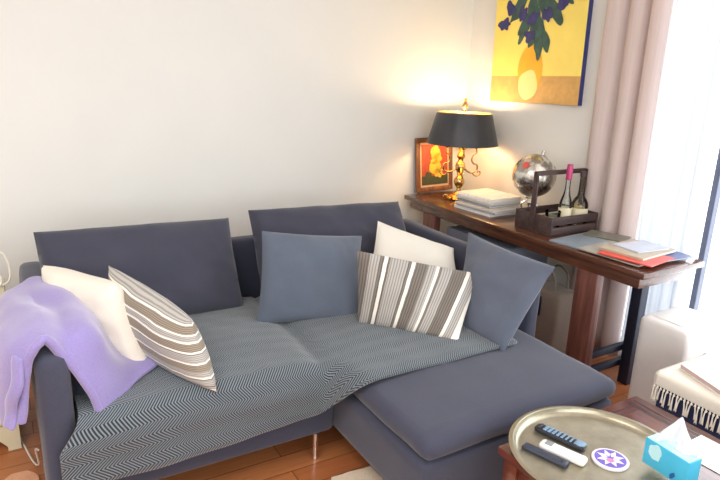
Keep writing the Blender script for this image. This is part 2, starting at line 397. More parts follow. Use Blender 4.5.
# herringbone throw spread over both seats, draped over the front
def throw_z(x, y):
    z = .462
    z += .028*max(0, 1-((x-.62)/.45)**2)*max(0, 1-((y-2.3)/.5)**2)
    z += .026*max(0, 1-((x-1.55)/.5)**2)*max(0, 1-((y-2.35)/.5)**2)
    z -= .022*math.exp(-((x-1.03-.03*(y-2.2))/.045)**2)*(1-math.exp(-((y-1.9)/.06)**2))
    z += .007*noise.noise(Vector((x*5, y*5, 1)))+.003*noise.noise(Vector((x*13, y*13, 4)))
    return z
rows, uvs = [], []
NX, NY = 96, 60
for i in range(NX+1):
    x = .14+(1.90-.14)*i/NX; row, uv = [], []
    k = 1/(1+math.exp((x-1.06)/.018))        # 1 over the sofa front, 0 over the chaise
    yb = 2.78
    yf = 1.945+.012*noise.noise(Vector((x*4, 0, 0))); yc = 1.775+.018*noise.noise(Vector((x*5, 3, 0)))
    hang = throw_z(x, yf+.042)-.042-(.268+.035*max(0, (x-.5)/.6)+.010*noise.noise(Vector((x*3, 7, 0)))-.03*math.exp(-((x-.14)/.08)**2))
    for j in range(NY+1):
        s = j/NY
        L1 = yb-yf; tot = L1+.06+hang; d = s*tot
        R = .042                          # radius of the roll over the front edge
        if d < L1-R: py, pz = yb-d, throw_z(x, yb-d)
        elif d < L1-R+R*PI/2:
            a = (d-L1+R)/R; py = yf+R-R*math.sin(a); pz = throw_z(x, yf+R)-R*(1-math.cos(a))
        else:
            dd = d-(L1-R+R*PI/2); py = yf-.010*math.sin(min(1, dd/.1)*PI)+.006*noise.noise(Vector((x*9, dd*8, 2))); pz = throw_z(x, yf+R)-R-dd
        lay = throw_z(x, yb-s*(yb-yc)); pc = Vector((x, yb-s*(yb-yc), lay-.012*max(0, s-.93)/.07))
        ps = Vector((x-.075*max(0, 1-(x-.14)/.3)*min(1, max(0, (.47-pz)/.1)), py, pz))
        p = pc.lerp(ps, k); row.append(p); uv.append((x, d*k+(s*(yb-yc))*(1-k)))
    rows.append(row); uvs.append(uv)
thr = link('throw_blanket', grid_surface(rows, uvs), M['throw'])
solid(thr, .014, 1); tag(thr, 'grey and white herringbone wool throw spread over both sofa seats', 'throw')

# ------------------------------------------------------------------ cushions
def cushion(name, label, mat, *a, group=None, **k):
    return tag(link(name, pillow(*a, **k), M[mat]), label, 'cushion', group)
cushion('back_cushion', 'wide charcoal back cushion at the left end of the sofa', 'backc', (.09, 2.86, .885), (.955, 2.88, .865), (.95, 2.66, .46), (.10, 2.66, .46), .25, pull=.015, power=.36, wr=.016, seed=1, n=34)
cushion('back_cushion', 'charcoal back cushion behind the plain dusty blue cushion', 'backc', (1.065, 2.90, .89), (1.99, 2.90, .865), (1.98, 2.68, .46), (1.05, 2.67, .46), .25, pull=.015, power=.36, wr=.016, seed=2, n=34)
cushion('scatter_cushion', 'square dusty blue cushion leaning in the middle of the sofa', 'blue', (1.00, 2.545, .875), (1.545, 2.56, .79), (1.385, 2.28, .462), (.92, 2.42, .472), .18, pull=.045, wr=.013, seed=3, power=.48)
cushion('scatter_cushion', 'cream white cushion behind the striped rectangular cushion', 'white', (1.70, 2.66, .83), (2.10, 2.50, .675), (2.0, 2.28, .48), (1.50, 2.46, .49), .13, pull=.05, wr=.012, seed=4, power=.48)
cushion('scatter_cushion', 'rectangular grey and white striped cushion standing right of the dusty blue one', 'stripeA', (1.325, 2.235, .827), (1.905, 2.065, .689), (1.640, 1.875, .470), (1.325, 2.205, .490), .13, pull=.02, wr=.009, seed=5, power=.48)
cushion('scatter_cushion', 'blue grey cushion tilted against the right armrest with one corner up', 'bluegrey', (2.02, 2.30, .825), (2.06, 1.755, .795), (1.80, 1.755, .435), (1.745, 2.03, .465), .15, pull=.05, wr=.013, seed=6, power=.48)
cushion('scatter_cushion', 'cream white cushion slumped on the lilac blanket at the left armrest', 'cream', (.10, 2.60, .815), (.325, 2.30, .80), (.40, 2.16, .47), (.19, 2.56, .565), .17, pull=.03, wr=.018, seed=7, power=.38)
cushion('scatter_cushion', 'taupe and white striped cushion leaning on the cream one at the left armrest', 'stripeB', (.325, 2.46, .825), (.525, 2.03, .72), (.575, 1.905, .485), (.37, 2.42, .49), .16, pull=.02, wr=.008, seed=8, power=.45)

# ------------------------------------------------------------------ lilac blanket over the left arm
ctl = [
 (1.995, [(-.034, .485), (-.014, .56), (.000, .64), (.012, .705), (.045, .742), (.10, .700), (.145, .63), (.178, .53), (.205, .452)]),
 (2.07, [(-.070, .45), (-.075, .56), (-.05, .66), (-.015, .725), (.045, .755), (.13, .740), (.205, .69), (.245, .58), (.29, .485)]),
 (2.18, [(-.080, .42), (-.09, .56), (-.06, .68), (-.02, .735), (.045, .757), (.13, .742), (.215, .70), (.29, .56), (.46, .492)]),
 (2.30, [(-.080, .42), (-.09, .56), (-.06, .68), (-.02, .735), (.045, .752), (.13, .740), (.215, .70), (.29, .57), (.44, .492)]),
 (2.48, [(-.075, .43), (-.085, .57), (-.06, .67), (-.02, .725), (.04, .742), (.12, .735), (.21, .70), (.25, .60), (.28, .50)]),
 (2.62, [(-.06, .46), (-.07, .58), (-.05, .67), (-.015, .715), (.035, .735), (.10, .73), (.19, .70), (.235, .62), (.25, .52)])]
cols = [spline([Vector((x, y, z)) for x, z in prof], 6) for y, prof in ctl]
rws = [spline([c[k] for c in cols], 6) for k in range(len(cols[0]))]
for k, r in enumerate(rws):
    for j, p in enumerate(r):
        s = k/len(rws)
        r[j] = p+Vector((.012*noise.noise(p*9), .02*noise.noise(Vector((p.x*6, p.z*6, 5))), .008*noise.noise(p*8+Vector((3, 0, 0)))+.016*math.sin(s*24+j*.25+2*noise.noise(p*5))*(1 if s > .5 else .3)))
bl = link('blanket', grid_surface(rws), M['lilac']); solid(bl, .016, 1, 1)
tag(bl, 'lilac fleece blanket draped over the left armrest', 'blanket')
# rolled hem along the front edge is a part of the blanket
link('hem', tb([r[0]+Vector((0, -.002, .004)) for r in rws], .015, 12), M['lilac'], bl)

P = []
for k in range(14):
    t_ = k/13; zz = .472+.235*t_; row = []
    for j in range(9):
        q = j/8; row.append(Vector((-.052+.055*t_-.026*math.sin(q*PI)+.004*math.sin(k*.9), 1.972+.012*math.sin(k*.6)+.075*q, zz+.006*math.sin(q*5))))
    P.append(row)
fold = link('fold', grid_surface(P), M['lilac'], bl); solid(fold, .014, 0, 1)
# ------------------------------------------------------------------ console table
con = thing('console_table', 'long dark wooden console table along the right wall behind the sofa', 'console table', (0, 0, 0))
link('tabletop', bx(2.47, 2.95, 1.60, 3.53, .72, .75, .004), M['ctop'], con)
link('apron', bx(2.49, 2.86, 1.63, 3.48, .665, .7195, .003), M['ctop'], con)
for y in (1.925, 3.26):
    link('leg', bx(2.495, 2.55, y-.065, y+.065, 0, .665, .004), M['cleg'], con)
    link('leg', bx(2.80, 2.86, y-.115, y-.055, 0, .665, .004), M['darkmetal'], con)
    for z in (.20, .11): link('stretcher', bx(2.5505, 2.859, y-.054, y-.022, z-.017, z+.017, .003), M['darkmetal'], con)

# ------------------------------------------------------------------ table lamp
LX, LY, LZ = 2.765, 3.29, .75
lamp = thing('table_lamp', 'brass candelabra table lamp with a black metal shade on the console', 'lamp', (LX, LY, LZ))
base = lt([(0, 0), (.085, 0), (.088, .006), (.082, .012), (.07, .016), (.066, .022), (.05, .03), (.035, .034), (.026, .044), (.018, .058), (0, .06)], 40); link('base', base, M['brass'], lamp)
for a in range(6):
    an = a*PI/3+.3
    link('foot', tb(spline([(.07*math.cos(an), .07*math.sin(an), .012), (.092*math.cos(an), .092*math.sin(an), .018), (.103*math.cos(an), .103*math.sin(an), .006)], 5), .008, 8), M['brass'], lamp)
stem = lt([(0, .058), (.016, .06), (.014, .075), (.03, .095), (.038, .115), (.034, .14), (.02, .155), (.014, .165), (.022, .175), (.014, .185), (.03, .2), (.036, .225), (.03, .25), (.016, .262), (.012, .275),
     (.025, .285), (.03, .30), (.022, .318), (.012, .33), (.012, .40), (.008, .41), (.006, .60), (0, .60)], 28)
link('stem', stem, M['brass'], lamp)
for a in range(4):
    an = a*PI/2-.55; ca, sa = math.cos(an), math.sin(an)
    pts = spline([(r*ca, r*sa, z) for r, z in ((.02, .225), (.05, .195), (.085, .185), (.115, .205), (.115, .24), (.09, .25), (.075, .275), (.085, .31), (.105, .325), (.10, .36))], 6)
    arm = link('candle_arm', tb(pts, .0065, 8, r_end=.005), M['brass'], lamp)
    link('scroll', tb(spline([((.085+dr)*ca, (.085+dr)*sa, .185+dz) for dr, dz in ((0, 0), (.02, -.02), (.05, -.015), (.055, .008), (.04, .012), (.036, 0))], 5), .0045, 6), M['brass'], arm)
    link('candle_cup', lt([(0, 0), (.012, 0), (.022, .012), (.024, .02), (.011, .022), (.009, .07), (0, .07)], 16, (.10*ca, .10*sa, .355)), M['brass'], arm)
sh = lt([(.240, .385), (.243, .386), (.187, .595), (.184, .595), (.240, .385)], 64); link('lamp_shade', sh, M['blackshade'], lamp)
link('shade_lining', lt([(.2375, .389), (.182, .593), (.181, .593), (.2365, .389), (.2375, .389)], 64), M['gold'], lamp)
for z, r in ((.386, .2425), (.595, .187)):
    link('shade_trim', tb([(r*math.cos(2*PI*i/64), r*math.sin(2*PI*i/64), z) for i in range(64)], .0028, 6, closed=True), M['brass'] if z > .5 else M['blackshade'], lamp)
bm = bmesh.new()
for a in range(3): tube(bm, [(0, 0, .585), (.182*math.cos(a*2.094), .182*math.sin(a*2.094), .588)], .003, 6)
link('shade_spider', bm, M['brass'], lamp)
link('finial', lt([(0, .60), (.012, .602), (.009, .615), (.018, .63), (.02, .645), (.012, .66), (.007, .672), (.011, .682), (0, .692)], 20), M['brass'], lamp)
t = NT('warm_bulb'); t.p.inputs['Emission Color'].default_value = (1, .72, .38, 1); t.p.inputs['Emission Strength'].default_value = 14; t.set(Roughness=.4)
for s in (-1, 1):
    link('bulb', lt([(0, .0), (.014, .0), (.016, .02), (.026, .045), (.027, .06), (.018, .08), (0, .088)], 20, (s*.055, s*.02, .445)), t.m, lamp)
for s in (-1, 1):
    pl = bpy.data.lights.new('bulb_light', 'POINT'); pl.energy = 5.5; pl.color = (1, .76, .48); pl.shadow_soft_size = .03
    po = bpy.data.objects.new('bulb_light', pl); C.objects.link(po); po.parent = lamp; po.location = (s*.055, s*.02, .56)

# small framed flower picture leaning on the wall behind the lamp
fr = thing('picture_frame', 'small wooden framed picture of yellow blossoms on red, leaning behind the lamp', 'picture', (2.765, 3.565, .752)); fr.rotation_euler = (math.radians(-5), math.radians(-1.5), 0)
bm = bx(-.165, .165, -.012, .012, 0, .035, .004); box(bm, -.165, .165, -.012, .012, .36, .395, .004); box(bm, -.165, -.13, -.0119, .0119, .033, .362, .004); box(bm, .13, .165, -.0119, .0119, .033, .362, .004)
link('frame', bm, M['frame'], fr)
bm = bx(-.13, .13, -.006, .004, .035, .36)
link('mount', bm, M['mount'], fr, False)
pic = link('painting', bx(-.118, .118, -.0085, -.0062, .05, .345), M['redpaint'], fr, False)
def blob(cx, cz, rx, rz, y, seed, n=22, th=.0015, jag=.22):
    bm = bmesh.new()
    ring = []
    for i in range(n):
        a = 2*PI*i/n; k = 1+jag*noise.noise(Vector((math.cos(a)*1.4+seed*3, math.sin(a)*1.4, seed)))
        ring.append(bm.verts.new((cx+rx*k*math.cos(a), y, cz+rz*k*math.sin(a))))
    f = bm.faces.new(ring); r = bmesh.ops.extrude_face_region(bm, geom=[f])
    for v in r['geom']:
        if isinstance(v, bmesh.types.BMVert): v.co.y -= th
    return bm
M['yflow'] = plain('yellow_petal_paint', srgb(232, 186, 62), .6, var=.12, nscale=40)
M['greenp'] = plain('dark_green_paint', srgb(66, 72, 48), .6, var=.2, nscale=30)
bm = bx(-.118, .118, -.0098, -.0086, .05, .115); link('painted_ground', bm, M['greenp'], pic, False)
for cx, cz, r, s in ((.0, .285, .045, 1), (.03, .245, .035, 2), (.005, .175, .055, 3), (.03, .135, .04, 4), (-.005, .225, .028, 5), (-.06, .12, .03, 6)):
    link('painted_blossom', blob(cx, cz, r, r*.95, -.0102 if s < 6 else -.0099, s, jag=.5), M['yflow'] if s < 6 else M['greenp'], pic, False)

# ------------------------------------------------------------------ magazine stack
covers = [srgb(226, 224, 220), srgb(190, 190, 192), srgb(214, 206, 196), srgb(150, 152, 160), srgb(232, 230, 228), srgb(206, 200, 190), srgb(222, 220, 222), srgb(236, 232, 226)]
def magazine(label, loc, rz, w, d, h, col, group=None, name='magazine', tilt=None, cat='magazine'):
    t = thing(name, label, cat, loc, rz, group)
    link('pages', bx(-w/2+.002, w/2-.003, -d/2+.003, d/2-.003, .0012, h-.0012), M['paper'], t, False)
    cm = plain('cover_%d' % random.randrange(10**6), col, .35, var=.10, nscale=14)
    link('front_cover', bx(-w/2, w/2, -d/2, d/2, h-.0012, h), cm, t, False)
    link('back_cover', bx(-w/2, w/2, -d/2, d/2, 0, .0012), cm, t, False)
    link('spine', bx(-w/2, -w/2+.002, -d/2, d/2, .0012, h-.0012), cm, t, False)
    return t
z = .7505
where = ['bottom of the stack beside the lamp', 'second from the bottom of the stack beside the lamp', 'third from the bottom of the stack beside the lamp', 'fourth from the bottom of the stack beside the lamp',
         'fifth from the bottom of the stack beside the lamp', 'third from the top of the stack beside the lamp', 'second from the top of the stack beside the lamp', 'on top of the stack beside the lamp']
for i, w_ in enumerate(where):
    h = (.017, .015, .013, .010, .012, .011, .010, .009)[i]; up = i > 2
    magazine(['thick white', 'thick grey', 'thick cream', 'thin dark grey', 'white', 'beige', 'pale grey', 'white'][i]+' magazine, '+w_,
             (2.70+.012*math.sin(i*2.1)+(.025 if up else 0), 2.905+.01*math.cos(i*1.7)+(.03 if up else 0), z), .06+.05*math.sin(i*1.3), .27, .33-(.02 if up else 0), h, covers[i], 'magazines stacked beside the lamp')
    z += h+.0004

# ------------------------------------------------------------------ silver globe
gl_ = thing('desk_globe', 'small polished silver globe on a footed stand behind the wooden bottle crate', 'globe', (2.82, 2.655, .75))
link('stand', lt([(0, 0), (.058, 0), (.06, .006), (.05, .012), (.02, .02), (.012, .035), (.012, .06), (.022, .075), (.03, .095), (.026, .103), (0, .108)], 32), M['chrome'], gl_)
for a in range(3):
    an = a*2.094+.4
    link('stand_leg', tb(spline([(.025*math.cos(an), .025*math.sin(an), .11), (.06*math.cos(an), .06*math.sin(an), .085), (.05*math.cos(an), .05*math.sin(an), .04), (.066*math.cos(an), .066*math.sin(an), .005)], 5), .006, 8), M['chrome'], gl_)
bm = bmesh.new(); bmesh.ops.create_uvsphere(bm, u_segments=48, v_segments=28, radius=.132)
sp_ = link('sphere', bm, M['silver'], gl_, loc=(0, 0, .262)); sp_.rotation_euler = (0, math.radians(23), .4)
ring = [(.141*math.sin(a), 0, .262+.141*math.cos(a)) for a in [math.radians(23)+PI*i/28 for i in range(29)]]
link('meridian_arc', tb(ring, .0045, 8), M['chrome'], gl_)
ax = Vector((math.sin(math.radians(23)), 0, math.cos(math.radians(23))))
link('axis_knob', tb([Vector((0, 0, .262))+ax*.13, Vector((0, 0, .262))+ax*.16], .011, 12), M['chrome'], gl_)
link('red_sticker', lt([(0, 0), (.022, 0), (.022, .001), (0, .001)], 20), M['rededge'], gl_)
st_ = [c for c in gl_.children if c.name.startswith('red_sticker')][0]
dv = Vector((-.80, -.20, .56)).normalized(); st_.location = Vector((0, 0, .262))+dv*.1322; st_.rotation_euler = dv.to_track_quat('Z', 'Y').to_euler(); st_['label'] = 'red patch'

# ------------------------------------------------------------------ bottle crate
cr = thing('bottle_crate', 'dark wooden bottle carrier with a tall bar handle on the console', 'crate', (0, 0, 0))
CX0, CX1, CY0, CY1, CZ = 2.565, 2.945, 2.25, 2.525, .7505
link('bottom', bx(CX0+.012, CX1-.012, CY0+.012, CY1-.012, CZ, CZ+.01), M['crate'], cr)
for x in (CX0, CX1-.012): link('end_panel', bx(x, x+.012, CY0, CY1, CZ, CZ+.105, .002), M['crate'], cr)
for y in (CY0, CY1-.011):
    for z0 in (CZ+.002, CZ+.06): link('slat', bx(CX0+.0125, CX1-.0125, y, y+.011, z0, z0+.045, .002), M['crate'], cr)
for x in (CX0-.0125, CX1+.0005): link('handle_post', bx(x, x+.012, 2.372, 2.405, CZ+.002, CZ+.338, .002), M['crate'], cr)
link('handle_bar', bx(CX0-.012, CX1+.012, 2.376, 2.401, CZ+.318, CZ+.342, .003), M['crate'], cr)
b = thing('liquor_bottle', 'clear liquor bottle with a pink foil cap in the wooden carrier', 'bottle', (2.745, 2.325, CZ+.0105))
link('glass_body', lt([(0, 0), (.034, 0), (.036, .004), (.036, .13), (.033, .16), (.02, .20), (.014, .235), (.0135, .30), (0, .30)], 32), M['glass'], b)
link('foil_cap', lt([(.0145, .285), (.017, .287), (.0175, .35), (.016, .358), (.0165, .372), (0, .375)], 24), M['pinkfoil'], b)
link('paper_label', lt([(.0364, .06), (.0368, .06), (.0368, .128), (.0364, .128)], 32), M['label'], b)
b = thing('liquor_bottle', 'round shouldered clear bottle with a dark stopper and cream label in the wooden carrier', 'bottle', (2.865, 2.325, CZ+.0105))
link('glass_body', lt([(0, 0), (.045, 0), (.048, .005), (.048, .125), (.046, .142), (.036, .165), (.020, .185), (.0165, .21), (.0155, .30), (0, .30)], 32), M['gin'], b)
link('stopper', lt([(.0165, .296), (.019, .297), (.019, .322), (.017, .326), (0, .326)], 24), M['crate'], b)
link('paper_label', lt([(.0484, .05), (.0489, .05), (.0489, .118), (.0484, .118)], 32), M['label'], b)
b = thing('drinking_glass', 'short clear tumbler beside the pink capped bottle in the wooden carrier', 'glass', (2.652, 2.325, CZ+.0105))
link('tumbler_wall', lt([(0, 0), (.036, 0), (.04, .006), (.043, .115), (.0405, .115), (.037, .012), (0, .01)], 32), M['glass'], b)
link('printed_band', lt([(.0424, .055), (.0432, .055), (.0434, .085), (.0428, .085)], 32), M['label'], b)

# ------------------------------------------------------------------ magazines fanned on the near end of the console
mg = [((2.715, 2.035, .7505), .10, .40, .36, .007, srgb(138, 150, 160), 'wide slate blue magazine lying flat in front of the wooden carrier'),
      ((2.655, 1.845, .758), .05, .29, .34, .006, srgb(176, 170, 158), 'pale tan magazine overlapping the slate blue one on the console'),
      ((2.745, 1.775, .7645), -.06, .34, .26, .006, srgb(96, 108, 150), 'indigo magazine near the end of the console'),
      ((2.63, 1.765, .771), .16, .24, .27, .005, srgb(226, 84, 70), 'coral red magazine near the front corner of the console'),
      ((2.712, 1.815, .7765), .10, .31, .235, .011, srgb(186, 172, 148), 'thick beige book on the coral magazine'),
      ((2.745, 1.82, .788), -.10, .22, .16, .006, srgb(196, 200, 214), 'small pale magazine on top of the beige book')]
for loc, rz, w, d, h, col, lab in mg: magazine(lab, loc, rz, w, d, h, col, 'magazines spread on the console')
magazine('narrow olive grey magazine at the wall side, in front of the carrier', (2.86, 2.11, .758), .35, .15, .22, .006, srgb(120, 118, 104), 'magazines spread on the console')

# ------------------------------------------------------------------ wall canvas: abstract colour fields
cv = thing('canvas_painting', 'large canvas in yellow and ochre with blue and green dabs on the right wall', 'painting', (3.049, 2.94, 1.43))
cv.rotation_euler = (math.radians(-1.2), 0, 0)
link('canvas', bx(-.036, 0, -.385, .385, 0, .95, .002), M['canvasside'], cv)
M['yfield'] = plain('lemon_field', srgb(250, 228, 116), .65, var=.05, nscale=5)
face = link('yellow_field', bx(-.0375, -.0361, -.384, .384, .171, .949), M['yfield'], cv, False)
link('ochre_field', bx(-.0376, -.0361, -.384, .384, .001, .171), M['ochre'], cv, False)
M['palegold'] = plain('pale_gold_patch', srgb(250, 226, 150), .6, var=.04, nscale=6)
M['goldpatch'] = plain('gold_patch', srgb(238, 180, 44), .6, var=.08, nscale=10)
M['leafp'] = plain('bluegreen_dab', srgb(58, 88, 78), .6, var=.35, nscale=18)
M['violetp'] = plain('violet_dab', srgb(58, 56, 112), .6, var=.35, nscale=22)
def ydab(name, cy, cz, ry, rz, mat, depth, seed, jag=.2, rot=0):
    bm = blob(0, 0, ry, rz, 0, seed, 24, .0006, jag)
    rm = Matrix.Translation((-.0378-depth, cy, cz)) @ Matrix.Rotation(-PI/2, 4, 'Z') @ Matrix.Rotation(rot, 4, 'Y')
    bm.transform(rm); return link(name, bm, M[mat], cv, False)
ydab('gold_patch', .03, .20, .108, .165, 'goldpatch', 0, 1, .12); ydab('pale_patch', .035, .115, .085, .095, 'palegold', .0007, 2, .1)
for i, (y, z_, rt) in enumerate(((.02, .46, .2), (-.06, .42, -.5), (.10, .48, .5), (-.13, .56, -.7), (.05, .60, .1), (.17, .60, .7), (-.02, .66, -.2), (-.2, .66, -.9), (-.03, .40, .0))):
    ydab('green_dab', y, z_, .04, .11, 'leafp', .0014+.0001*i, 10+i, .5, rt)
for i, (y, z_) in enumerate(((.29, .50), (.24, .60), (.13, .56), (.04, .52), (.05, .42), (-.08, .54), (-.19, .60), (-.27, .68), (.20, .70), (.0, .72), (-.13, .74), (.31, .72))):
    ydab('violet_dab', y, z_, .05, .038, 'violetp', .0026+.0001*i, 30+i, .6, i*.8)

# ------------------------------------------------------------------ curtains
def drape(name, y0, y1, z0, z1, x, amp, folds, mat, seed, flare=.0, th=.003, label=None, sharp=1.0):
    P = []; ny, nz = folds*14, 26
    for i in range(ny+1):
        col = []
        for j in range(nz+1):
            u = i/ny; s = j/nz; z_ = z0+(z1-z0)*s
            ph = u*folds*2*PI+.5*noise.noise(Vector((u*4, s*1.2, seed)))+seed
            w = amp*(.75+.35*noise.noise(Vector((u*5, seed, 0))))*(1-.25*s)
            yy = y0+(y1-y0)*u; yc = (y0+y1)/2
            yy = yc+(yy-yc)*(1+flare*(1-s))
            col.append(Vector((x+w*math.copysign(abs(math.sin(ph))**sharp, math.sin(ph)), yy+.3*w*math.cos(ph), z_)))
        P.append(col)
    o = link(name, grid_surface(P), M[mat]); solid(o, th, 0); return tag(o, label, 'curtain')
drape('curtain', 2.05, 2.46, .02, 2.5, 3.004, 0.045, 3, 'curtain', 2.2, label='heavy mauve curtain hanging between the canvas and the window', sharp=.9)
drape('sheer_curtain', 1.72, 2.03, .03, 2.5, 3.0, .028, 5, 'sheer', 2.3, sharp=.8, label='thin white voile curtain next to the mauve one')
rod = tag(link('curtain_rod', tb([(2.995, -.3, 2.52), (2.995, 2.5, 2.52)], .012, 12), M['brass']), 'brass rod the curtains hang from above the window', 'curtain rod')

# ------------------------------------------------------------------ stored things under the console
bg_ = thing('canvas_bag', 'beige canvas bag standing on the floor under the console', 'bag', (2.76, 2.36, 0))
link('bag_body', roundbox(-.10, .10, -.14, .14, 0, .40, .03, 10, wob=.012, seed=9), M['bag'], bg_)
for s in (-1, 1): link('handle', tb(spline([(s*.05, -.07, .39), (s*.055, -.06, .48), (s*.05, 0, .52), (s*.055, .06, .48), (s*.05, .07, .39)], 6), .007, 8), M['bag'], bg_)
link('black_tag', bx(-.116, -.108, -.03, .005, .24, .36, .002), M['black'], bg_)
sbx = thing('storage_box', 'grey cardboard storage box with a dark label holder under the console', 'box', (2.74, 2.84, 0))
link('box_body', bx(-.17, .17, -.29, .29, 0, .53, .006), M['storage'], sbx)
link('lid', bx(-.178, .178, -.298, .298, .531, .60, .006), M['storage'], sbx)
link('label_holder', bx(-.183, -.179, -.045, .01, .54, .592, .001), M['black'], sbx)

# ------------------------------------------------------------------ white appliance by the window
ap = thing('air_purifier', 'white box shaped appliance on the floor at the end of the console', 'appliance', (2.715, 1.52, 0))
link('housing', roundbox(-.165, .165, -.12, .12, .012, .525, .025, 10), M['appl'], ap)
link('base_plate', bx(-.15, .15, -.105, .105, 0, .012), M['slateplastic'], ap)
link('dial', tb([(.01, -.119, .37), (.01, -.134, .37)], .022, 20), M['lcd'], ap)
link('top_grille', bx(-.12, .12, -.08, .08, .5255, .529, .001), M['appl'], ap)

# ------------------------------------------------------------------ navy chest with fringed runner and white book
BX, BY = 2.115, 1.235
ch = thing('storage_chest', 'navy fabric storage chest beside the wooden coffee table', 'chest', (BX, BY, 0)); 
link('chest_body', bx(0, .42, -.95, 0, .02, .475, .01), M['navy'], ch)
link('chest_lid', bx(-.004, .424, -.954, .004, .477, .508, .008), M['navy'], ch)
for x, y in ((.03, -.03), (.39, -.03), (.03, -.92), (.39, -.92)): link('foot', bx(x-.02, x+.02, y-.02, y+.02, 0, .02), M['black'], ch)
ru = thing('table_runner', 'cream woven runner with knotted fringe over the navy chest', 'runner', (BX, BY, .02))
P = []
prof = [(-.0125, .445), (-.0135, .47), (-.011, .487), (0, .4945), (.02, .4955), (.21, .4955), (.40, .4955), (.42, .4945), (.431, .487), (.4335, .47), (.4325, .445)]
prof = [(p.x, p.y) for p in spline([Vector((a, b_, 0)) for a, b_ in prof], 4)]
for i in range(60):
    y = .012-.97*i/59; P.append([Vector((a+(.003*noise.noise(Vector((y*14, b_*9, 0))) if b_ < .48 else 0)*(-1 if a < .2 else 1), y, b_+.0015*noise.noise(Vector((a*9, y*9, 2))))) for a, b_ in prof])
o = link('cloth', grid_surface(P), M['cream'], ru); solid(o, .004, 0)
for i in range(68):
    y = .006-.0138*i; ln = .062+.022*noise.noise(Vector((i*.9, 0, 0))); dx = -.003+.007*noise.noise(Vector((i*1.7, 3, 0))); dy = .022*noise.noise(Vector((i*1.3, 9, 0)))
    bm = tb([(-.0135, y, .447), (-.015+dx, y+dy*.3, .43), (-.016+dx, y+dy, .447-ln)], .0026, 6)
    bmesh.ops.create_icosphere(bm, subdivisions=1, radius=.0052, matrix=Matrix.Translation((-.0145, y, .437)))
    for s in (-1, 1): tube(bm, [(-.015+dx, y+dy*.3, .43), (-.016+dx, y+dy+s*.004, .447-ln-.004)], .0015, 5)
    link('tassel', bm, M['cream'], ru)
bk = thing('large_book', 'large flat white covered book lying on the fringed runner', 'book', (2.318, 1.052, .5185), -.34)
M['bkpage'] = plain('pinkish_page_edges', srgb(196, 168, 162), .6)
link('pages', bx(-.157, .157, -.117, .117, .003, .019), M['bkpage'], bk, False)
for z0 in (0, .0192): link('cover', bx(-.16, .16, -.12, .12, z0, z0+.003, .001), M['paper'], bk)

# ------------------------------------------------------------------ coffee table and tray
TX0, TX1, TY0, TY1, TZ = 1.285, 1.985, .52, 1.235, .45
ct = thing('coffee_table', 'reddish brown wooden coffee table in front of the chaise', 'coffee table', (TX0, TY1, 0))
w, d = TX1-TX0, TY1-TY0
link('tabletop', bx(0, w, -d, 0, TZ-.03, TZ, .006), M['table'], ct)
for x in (w-.045, w-.070, w-.082): link('inlay_line', bx(x, x+.006, -d+.02, -.02, TZ-.001, TZ+.0006), M['inlay'], ct, False)
for y in (-.045, -.070): link('inlay_line', bx(.02, w-.09, y, y+.006, TZ-.001, TZ+.0006), M['inlay'], ct, False)
for x0, x1, y0, y1 in ((.03, w-.03, -.05, -.03), (.03, w-.03, -d+.03, -d+.05), (.03, .05, -d+.05, -.05), (w-.05, w-.03, -d+.05, -.05)):
    link('apron', bx(x0, x1, y0, y1, TZ-.11, TZ-.031, .002), M['table'], ct)
for x, y in ((.045, -.045), (w-.045, -.045), (.045, -d+.045), (w-.045, -d+.045)):
    bm = bmesh.new(); 
    box(bm, x-.028, x+.028, y-.028, y+.028, TZ-.13, TZ-.0305, .003); lathe(bm, [(0, 0), (.016, 0), (.022, .03), (.026, .28), (.026, TZ-.13)], 14, (x, y, 0))
    link('leg', bm, M['table'], ct)
TCX, TCY = 1.518, 1.037
tr = tag(link('serving_tray', lt([(0, .0), (.238, 0), (.246, .002), (.2545, .010), (.258, .0225), (.262, .0245), (.270, .0235), (.2735, .0215), (.2725, .0185), (.264, .018), (.260, .010), (.252, .0), (.244, -.0012), (0, -.0012)], 96), M['tray'], loc=(TCX, TCY, TZ+.0022)),
         'round aged brass tray with a raised rim on the coffee table', 'tray')
ZT = TZ+.0027
def remote(label, cx, cy, rz, L, Wd, H, body, name='remote_control'):
    t = thing(name, label, 'remote control', (cx, cy, ZT), rz, 'remote controls on the tray')
    link('case', roundbox(-Wd/2, Wd/2, -L/2, L/2, 0, H, min(.012, H*.48), 6), M[body], t); return t
a1 = math.atan2(1.077-1.239, 1.511-1.467)+PI/2
r1 = remote('black remote control with rows of blue grey keys, farthest on the brass tray', 1.488, 1.162, a1, .172, .040, .020, 'black')
for i in range(8):
    for j in range(3): link('key', bx(-.016+j*.0115, -.0075+j*.0115, .047-i*.0145-.0045, .05-i*.0155+.0045, .0195, .0225, .001), M['key'], r1)
link('navigation_pad', lt([(.0, .0195), (.017, .0195), (.017, .022), (.015, .0225), (0, .0225)], 20, (0, -.070, 0)), M['key'], r1)
link('power_key', bx(-.014, .014, .064, .073, .0195, .0222, .001), M['slateplastic'], r1)
a2 = math.atan2(1.035-1.162, 1.447-1.405)+PI/2
r2 = remote('white air conditioner remote with a small grey display, between the two dark remotes', 1.428, 1.096, a2, .150, .042, .024, 'whiteplastic')
link('display', bx(-.013, .013, .034, .058, .0237, .0248, .001), M['lcd'], r2); link('button', bx(-.007, .007, .016, .024, .0237, .0250, .001), M['offwhite'], r2)
r3 = remote('plain dark slate remote control, nearest the left rim of the brass tray', 1.374, 1.118, a2-.02, .150, .034, .014, 'slateplastic')
link('button', bx(-.007, .007, -.06, -.052, .0137, .0152, .001), M['black'], r3)
co = thing('coaster', 'round purple coaster with a white petal star on the brass tray', 'coaster', (1.541, 1.007, ZT), .3)
